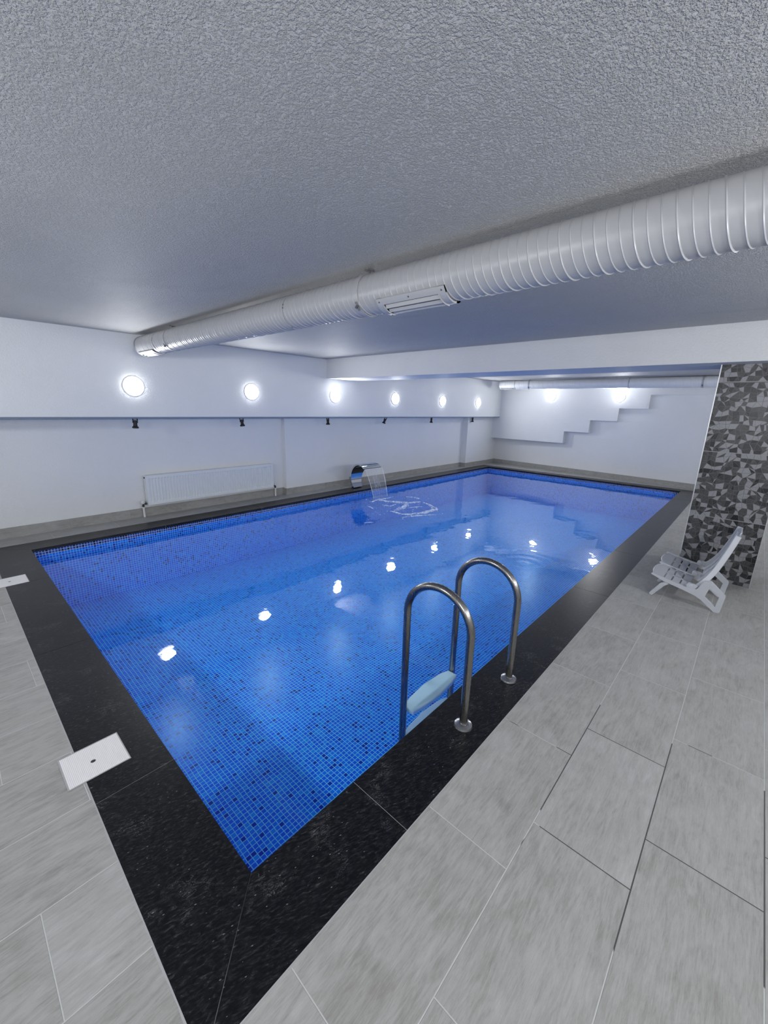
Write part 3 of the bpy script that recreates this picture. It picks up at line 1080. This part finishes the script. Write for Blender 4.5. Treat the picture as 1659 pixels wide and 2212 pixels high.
mb = MB()
nn = 22
vs, fs = [], []
for i in range(nn + 1):
    t = i / nn
    z = 0.431 - (0.431 - WZ) * t
    y = 4.3125 - 0.2285 * math.sqrt(max(t, 0)) * (0.55 + 0.45 * math.sqrt(t)) * 1.0
    xa, xb = 4.825 + 0.03 * t, 5.285 - 0.055 * t
    m_ = 14
    for j in range(m_ + 1):
        u_ = j / m_
        x = xa + (xb - xa) * u_
        wv = 0.004 * math.sin(9 * u_ * PI + 6 * t) * t
        vs += [(x, y + wv + 0.0013, z), (x, y + wv - 0.0013, z)]
m2 = 14
stride = 2 * (m2 + 1)
for i in range(nn):
    for j in range(m2):
        a = i * stride + 2 * j
        fs.append((a, a + 2, a + stride + 2, a + stride))
        fs.append((a + 1, a + stride + 1, a + stride + 3, a + 3))
    a = i * stride
    fs.append((a, a + stride, a + stride + 1, a + 1))
    a = i * stride + 2 * m2
    fs.append((a, a + 1, a + stride + 1, a + stride))
mb.add(vs, fs)
rg = random.Random(3)
def yt(t): return 4.3125 - 0.2285 * math.sqrt(max(t, 0)) * (0.55 + 0.45 * math.sqrt(t))
for u_, r_, t0, t1 in ((0.0, 0.0075, 0, 1), (1.0, 0.0085, 0, 1), (0.30, 0.0022, 0.15, 0.8), (0.36, 0.0028, 0.1, 0.62), (0.44, 0.002, 0.25, 0.9), (0.52, 0.0022, 0.05, 0.55), (0.62, 0.0018, 0.3, 0.7)):
    P_ = []
    R_ = []
    for i in range(24):
        t = t0 + (t1 - t0) * i / 23
        xa, xb = 4.825 + 0.03 * t, 5.285 - 0.055 * t
        P_.append((xa + (xb - xa) * u_ + rg.uniform(-0.0012, 0.0012), yt(t) - 0.003, 0.431 - (0.431 - WZ) * t))
        R_.append(r_ * (0.55 + 0.45 * rg.random()) * (0.5 if i in (0, 23) else 1))
    mb.tube(P_, R_, 8, 1)
o_ = mb.build('falling_water', [M['fall_water'], M['fall_rope']], None, True)
tag(o_, 'clear sheet of water falling from the steel spout into the pool', 'water', kind='stuff')

# ------------------------------------------------------------------ pool water and painted wave glints
mb = MB()
mb.quad([(-OV, -OV, WZ), (L + OV, -OV, WZ), (L + OV, W + OV, WZ), (-OV, W + OV, WZ)])
o_ = mb.build('pool_water', M['water'], None, True, recalc=False)
tag(o_, 'clear rippling water filling the blue mosaic pool', 'water', kind='stuff')

def unproj(px, py, z):
    d = _f + _r * ((px - 829.5) / 873.107) - _u * ((py - 1106) / 873.107)
    t = (z - CAM.z) / d.z
    return CAM + d * t
fz = WZ + 0.002
S7 = lambda x, y: (lambda v: (v.x, v.y))(unproj(700 + x / 5.53, 960 + y / 5.53, fz))
foam = [([(570, 690), (610, 668), (690, 650), (760, 640), (825, 626)], 0.022),
        ([(640, 652), (700, 668), (780, 682), (900, 690), (1000, 698), (1080, 692), (1145, 684)], 0.050),
        ([(1000, 700), (970, 735), (930, 758), (890, 775), (840, 790)], 0.040),
        ([(750, 796), (830, 802), (920, 830), (1040, 832), (1120, 822), (1180, 818), (1240, 800), (1300, 786), (1326, 765), (1290, 742), (1240, 712), (1180, 690)], 0.034),
        ([(930, 872), (1000, 862), (1100, 852), (1230, 842), (1350, 840)], 0.020),
        ([(980, 625), (1050, 630), (1100, 636), (1135, 650)], 0.024),
        ([(700, 720), (790, 735), (860, 712)], 0.012), ([(520, 735), (560, 750), (590, 772)], 0.010),
        ([(1000, 760), (1080, 748), (1180, 742)], 0.010), ([(480, 938), (540, 932), (590, 930)], 0.010)]
mb = MB()  # pale strips laid where wave crests reflect the bright wall
rg = random.Random(5)
for pts, wd in foam:
    P_ = catmull([S7(*p) for p in pts], 8)
    vs, fs = [], []
    nP = len(P_)
    for i, (x, y) in enumerate(P_):
        a, b_ = P_[max(0, i - 1)], P_[min(nP - 1, i + 1)]
        tx, ty = b_[0] - a[0], b_[1] - a[1]
        l = math.hypot(tx, ty) or 1
        nx_, ny_ = -ty / l, tx / l
        w_ = wd * 1.7 * (0.25 + 0.75 * math.sin(PI * min(1, max(0.0, i / (nP - 1))) )) * rg.uniform(0.55, 1.25)
        vs += [(x + nx_ * w_, y + ny_ * w_, WZ + 0.001), (x, y, WZ + 0.004), (x - nx_ * w_, y - ny_ * w_, WZ + 0.001)]
        if i < nP - 1:
            k = 3 * i
            fs += [(k, k + 1, k + 4, k + 3), (k + 1, k + 2, k + 5, k + 4)]
    mb.add(vs, fs)
for _ in range(60):
    x, y = S7(rg.uniform(500, 1440), rg.uniform(640, 920))
    r_ = rg.uniform(0.004, 0.014)
    mb.lathe([(r_, 0.0), (r_ * 0.7, 0.004), (0.001, 0.005)], (x, y, WZ + 0.0008), (0, 0, 1), 8, closed=False)
o_ = mb.build('foam', M['foam'], None, True, recalc=False)
tag(o_, 'pale streaks painted as wall light reflected on wave crests by the spout', 'foam', kind='stuff')

# ------------------------------------------------------------------ pool ladder
lad = thing('pool_ladder', 'stainless steel pool ladder with two arched handrails at the right edge', 'ladder', (1.34, 0.0, 0))
for X in (1.09, 1.60):
    yo, yi, rad_ = -0.172, 0.220, 0.196
    zc = 0.505
    P_ = [(X, yo, 0.0)]
    for k in range(0, 6):
        P_.append((X, yo, 0.02 + (zc - 0.02) * (k + 1) / 6 * 0.999))
    for k in range(1, 32):
        t = PI * k / 32
        P_.append((X, (yo + yi) / 2 - rad_ * math.cos(t), zc + rad_ * math.sin(t)))
    for z in (zc, 0.3, 0.1, -0.1, -0.3, -0.5, -0.70):
        P_.append((X, yi, z))
    h = MB().tube(P_, 0.0205, 28).build('handrail', M['steel'], lad, True, angle=40)
    MB().lathe([(0.0, 0.0), (0.046, 0.0), (0.047, 0.004), (0.044, 0.013), (0.030, 0.019), (0.0225, 0.021), (0.021, 0.021)], (X, yo, 0.0006), (0, 0, 1), 40, closed=False).build('flange', M['steel2'], h, True, angle=18)
def tread(z, ya, yb):
    poly = [(1.112, ya), (1.20, ya - 0.018), (1.345, ya - 0.028), (1.49, ya - 0.018), (1.578, ya),
            (1.578, yb), (1.50, yb + 0.022), (1.345, yb + 0.034), (1.19, yb + 0.022), (1.112, yb)]
    b = MB()
    b.prism(poly, lambda p, d: (p[0], p[1], d), z - 0.028, z)
    o = b.build('tread', M['step'], lad)
    bv = o.modifiers.new('bevel', 'BEVEL'); bv.width = 0.006; bv.segments = 2
    return o
for z in (-0.130, -0.340, -0.550):
    tread(z, 0.165, 0.235)

# ------------------------------------------------------------------ skimmer lids
def lid(x0_, x1_, y0_, y1_, hx, hy, label):
    t = thing('skimmer_lid', label, 'lid', ((x0_ + x1_) / 2, (y0_ + y1_) / 2, 0), 'white skimmer lids')
    b = MB()
    b.box((x0_, y0_, 0.0006), (x1_, y0_ + 0.006, 0.0022))
    b.box((x0_, y1_ - 0.006, 0.0006), (x1_, y1_, 0.0022))
    b.box((x0_, y0_ + 0.006, 0.0006), (x0_ + 0.006, y1_ - 0.006, 0.0022))
    b.box((x1_ - 0.006, y0_ + 0.006, 0.0006), (x1_, y1_ - 0.006, 0.0022))
    b.build('frame', M['grout'], t)
    # ribbed plate with a round finger hole
    b = MB()
    seg = 32
    xa, xb, ya, yb = x0_ + 0.006, x1_ - 0.004, y0_ + 0.004, y1_ - 0.007
    per = []
    for k in range(seg):
        a = 2 * PI * k / seg
        c, s = math.cos(a), math.sin(a)
        tx = ((xb if c > 0 else xa) - hx) / c if abs(c) > 1e-6 else 1e9
        ty = ((yb if s > 0 else ya) - hy) / s if abs(s) > 1e-6 else 1e9
        r_ = min(tx, ty)
        per.append((hx + c * r_, hy + s * r_))
    # snap corners
    for cx_, cy_ in ((xa, ya), (xb, ya), (xb, yb), (xa, yb)):
        k = min(range(seg), key=lambda q: (per[q][0] - cx_) ** 2 + (per[q][1] - cy_) ** 2)
        per[k] = (cx_, cy_)
    zt_ = 0.0032
    vs = [(hx + 0.010 * math.cos(2 * PI * k / seg), hy + 0.010 * math.sin(2 * PI * k / seg), zt_) for k in range(seg)] + [(x, y, zt_) for x, y in per]
    vs += [(v[0], v[1], 0.0012) for v in vs[:seg]] + [(x, y, 0.0008) for x, y in per]
    fs = []
    for k in range(seg):
        k2 = (k + 1) % seg
        fs += [(k, seg + k, seg + k2, k2), (k, k2, 2 * seg + k2, 2 * seg + k), (seg + k, 3 * seg + k, 3 * seg + k2, seg + k2)]
    b.add(vs, fs)
    b.build('plate', M['lid_ribbed'], t)
    b = MB()
    b.lathe([(0.0103, 0), (0.0103, 0.0004)], (hx, hy, 0.0009), (0, 0, 1), 24)
    b.build('finger_hole', M['dark'], t)
m, nt, b = new_mat('white ribbed lid plastic')
n_ = N(nt)
X_, Y_, Z_ = n_.xyz(n_.pos())
w_ = n_.m('SINE', n_.m('MULTIPLY', X_, 2 * PI / 0.0058))
nt.links.new(n_.bump(w_, 0.0004, 1.0), b.inputs['Normal'])
nt.links.new(n_.mix(n_.smooth(w_, -1.0, 0.0), (0.74, 0.72, 0.74), (0.84, 0.82, 0.83)), b.inputs['Base Color'])
b.inputs['Roughness'].default_value = 0.5
M['lid_ribbed'] = m
lid(-0.362, -0.130, 0.815, 1.030, -0.252, 0.915, 'white ribbed square skimmer lid in the near pool edge, closest to viewer')
lid(-0.362, -0.140, 3.495, 3.725, -0.2613, 3.6076, 'white square skimmer lid by the far left corner, cut by the photo edge')

# ------------------------------------------------------------------ folding plastic lounger
X0, XM, X1 = 3.60, 4.00, 4.40
lg = thing('folding_lounger', 'small white plastic folding lounge chair standing before the mosaic pillar', 'lounge chair', (4.0, -0.8, 0))
YZ = lambda x: (lambda p, d: (d, p[0], p[1]))
def bev(o, w=0.004, seg=2, sub=False):
    m_ = o.modifiers.new('bevel', 'BEVEL')
    m_.width = w
    m_.segments = seg
    m_.limit_method = 'ANGLE'
    m_.angle_limit = math.radians(35)
    return o
# seat: two long lobes with rounded tips, each with three slots
def seat_z(y):       # top surface height
    return 0.205 + (y + 0.53) * 0.215
def lobe(xa, xb, tip):
    """frame outline of one lobe in (x, y), as a solid slab with slots"""
    bm = bmesh.new()
    xm, hw = (xa + xb) / 2, (xb - xa) / 2
    outline = []
    for k in range(13):
        a = PI * k / 12
        outline.append((xm + hw * math.cos(a) * (1 if True else 0), tip - 0.075 + 0.075 * math.sin(a) ** 0.75))
    ys = [-0.600, -0.618, -0.632, -0.668, -0.678, -0.728, -0.738, -0.800]
    b = MB()
    def slab(poly, th=0.012):
        b.prism(poly, lambda p, d: (p[0], p[1], seat_z(p[1]) - 0.006 + d), -th, 0.0)
    slab(outline[::1] + [(xa, -0.618), (xb, -0.618)][::1])
    e = 0.030
    for ya_, yb_ in ((-0.630, -0.673), (-0.685, -0.735), (-0.747, -0.805)):
        slab([(xa, yb_), (xb, yb_), (xb, ya_), (xa, ya_)])
    slab([(xa, -0.805), (xa + e, -0.805), (xa + e, -0.61), (xa, -0.61)])
    slab([(xb - e, -0.805), (xb, -0.805), (xb, -0.61), (xb - e, -0.61)])
    slab([(xm - 0.008, -0.80), (xm + 0.008, -0.80), (xm + 0.008, -0.61), (xm - 0.008, -0.61)])
    o = b.build('seat', M['plastic'], lg)
    bev(o, 0.002)
    # raised rim round the lobe
    r = MB()
    path_ = [(xb - 0.003, -0.815)] + [(xm + (hw - 0.003) * math.cos(PI * k / 16), tip - 0.078 + 0.075 * math.sin(PI * k / 16) ** 0.75) for k in range(17)] + [(xa + 0.003, -0.815)]
    P3 = [(x, y, seat_z(y) - 0.008) for x, y in catmull(path_, 3)]
    r.tube(P3, 0.0065, 10)
    r.build('rim', M['plastic'], o, True)
    return o
lobe(X0 + 0.006, 3.992, -0.522)
lobe(4.008, X1 - 0.006, -0.522)

def side_frame(xa, xb, nq=8):
    """side rail running down into the looped rear leg"""
    b = MB()
    quads = [[(-0.530, 0.197), (-0.624, 0.158), (-0.624, 0.187), (-0.543, 0.207)],
             [(-0.624, 0.158), (-0.775, 0.122), (-0.775, 0.156), (-0.624, 0.187)],
             [(-0.775, 0.122), (-0.862, 0.098), (-0.862, 0.155), (-0.775, 0.156)],
             [(-0.862, 0.098), (-0.905, 0.076), (-0.925, 0.106), (-0.935, 0.160), (-0.862, 0.160)],
             [(-0.862, 0.150), (-0.934, 0.150), (-0.944, 0.194), (-0.945, 0.252), (-0.900, 0.240)],
             [(-0.905, 0.076), (-1.000, 0.000), (-1.022, 0.000), (-1.004, 0.046), (-0.925, 0.106)],
             [(-1.004, 0.046), (-1.022, 0.000), (-1.036, 0.004), (-1.041, 0.018), (-1.053, 0.148), (-1.015, 0.136)],
             [(-1.015, 0.136), (-1.053, 0.148), (-1.050, 0.160), (-1.040, 0.168), (-0.945, 0.252), (-0.944, 0.194)]]
    for k, poly in enumerate(quads[:nq]):
        e = 0.0003 * (k % 3)
        b.prism(poly, YZ(0), xa + e, xb - e)
    o = b.build('side_frame', M['plastic'], lg)
    return o
side_frame(X0, X0 + 0.026)
side_frame(XM - 0.013, XM + 0.013)
side_frame(X1 - 0.026, X1, 3)
# front legs (splay forward from under the seat)
for xa in (X0 + 0.004, XM - 0.015):
    b = MB()
    b.prism([(-0.541, 0.010), (-0.546, 0.020), (-0.610, 0.128), (-0.650, 0.150), (-0.672, 0.140), (-0.640, 0.110), (-0.568, 0.000), (-0.552, 0.0)], YZ(0), xa, xa + 0.030)
    bev(b.build('leg', M['plastic'], lg), 0.004)
b = MB(); b.tube([(X0 + 0.02, -0.635, 0.125), (X1 - 0.02, -0.635, 0.125)], 0.010, 10); b.build('stretcher', M['plastic'], lg, True)
b = MB(); b.tube([(4.372, -0.64, 0.12), (4.372, -0.66, 0.0)], [0.013, 0.010], 10); b.build('leg', M['plastic'], lg, True)
# backrest: ribbed curved panel between two deep side flanges
bp = catmull([(-0.832, 0.140), (-0.872, 0.180), (-0.910, 0.236), (-0.950, 0.316), (-0.985, 0.420), (-1.016, 0.525), (-1.043, 0.632)], 5)
_nb = len(bp) - 1
def edge_x(i, u, inset=0.0):       # u 0 = near side, 1 = far side; the back narrows towards its top
    t = i / _nb
    xa, xb = X0 + 0.20 * t + inset, X1 - 0.20 * t - inset
    return xa + (xb - xa) * u
def sweep(u0, u1, d0, d1, trim=0, w0=0.0, w1=0.0, skip=0):
    vs, fs = [], []
    idx = list(range(skip, len(bp) - trim))
    for i in idx:
        y, z = bp[i]
        a, c = bp[max(0, i - 1)], bp[min(len(bp) - 1, i + 1)]
        ty, tz = c[0] - a[0], c[1] - a[1]
        l = math.hypot(ty, tz)
        ny, nz = tz / l, -ty / l          # towards the sitter
        for u, w, d in ((u0, w0, d0), (u1, w1, d0), (u1, w1, d1), (u0, w0, d1)):
            vs.append((edge_x(i, u) + w, y + ny * d, max(0.005, z + nz * d)))
    n_ = len(idx)
    for i in range(n_ - 1):
        q = 4 * i
        for k in range(4):
            fs.append((q + k, q + (k + 1) % 4, q + 4 + (k + 1) % 4, q + 4 + k))
    fs += [(0, 1, 2, 3), tuple(4 * (n_ - 1) + k for k in range(4))]
    return vs, fs
b = MB()
for u0, u1, tr in ((0.0, 0.242, 1), (0.258, 0.492, 0), (0.508, 0.742, 0), (0.758, 1.0, 1)):
    b.add(*sweep(u0, u1, -0.014, -0.006, tr, 0.004 if u0 == 0 else 0, -0.004 if u1 == 1 else 0, 3))
b.add(*sweep(0.2, 0.8, -0.019, -0.015, 4, skip=4))
back = b.build('backrest', M['plastic'], lg, True, angle=40)
for u, w0_, w1_ in ((0.0, 0.0, 0.020), (1.0, -0.020, 0.0)):
    b = MB(); b.add(*sweep(u, u, -0.020, 0.021, 1, w0_, w1_)); bev(b.build('side_flange', M['plastic'], back, True, angle=40), 0.004)
for uc in (0.25, 0.5, 0.75):
    b = MB()
    b.add(*sweep(uc, uc, -0.008, 0.008, 2, -0.012, 0.012, 3))
    bev(b.build('rib', M['plastic'], back, True, angle=40), 0.005)
# hinges joining seat and backrest
for xc in (X0 + 0.022, XM, X1 - 0.026):
    b = MB()
    b.lathe([(0.012, -0.022), (0.022, -0.020), (0.022, 0.020), (0.012, 0.022)], (xc, -0.812, 0.168), (1, 0, 0), 20)
    b.prism([(-0.815, 0.140), (-0.850, 0.150), (-0.868, 0.185), (-0.830, 0.190), (-0.800, 0.180)], YZ(0), xc - 0.013, xc + 0.013)
    bev(b.build('hinge', M['plastic'], lg, True, angle=35), 0.002)
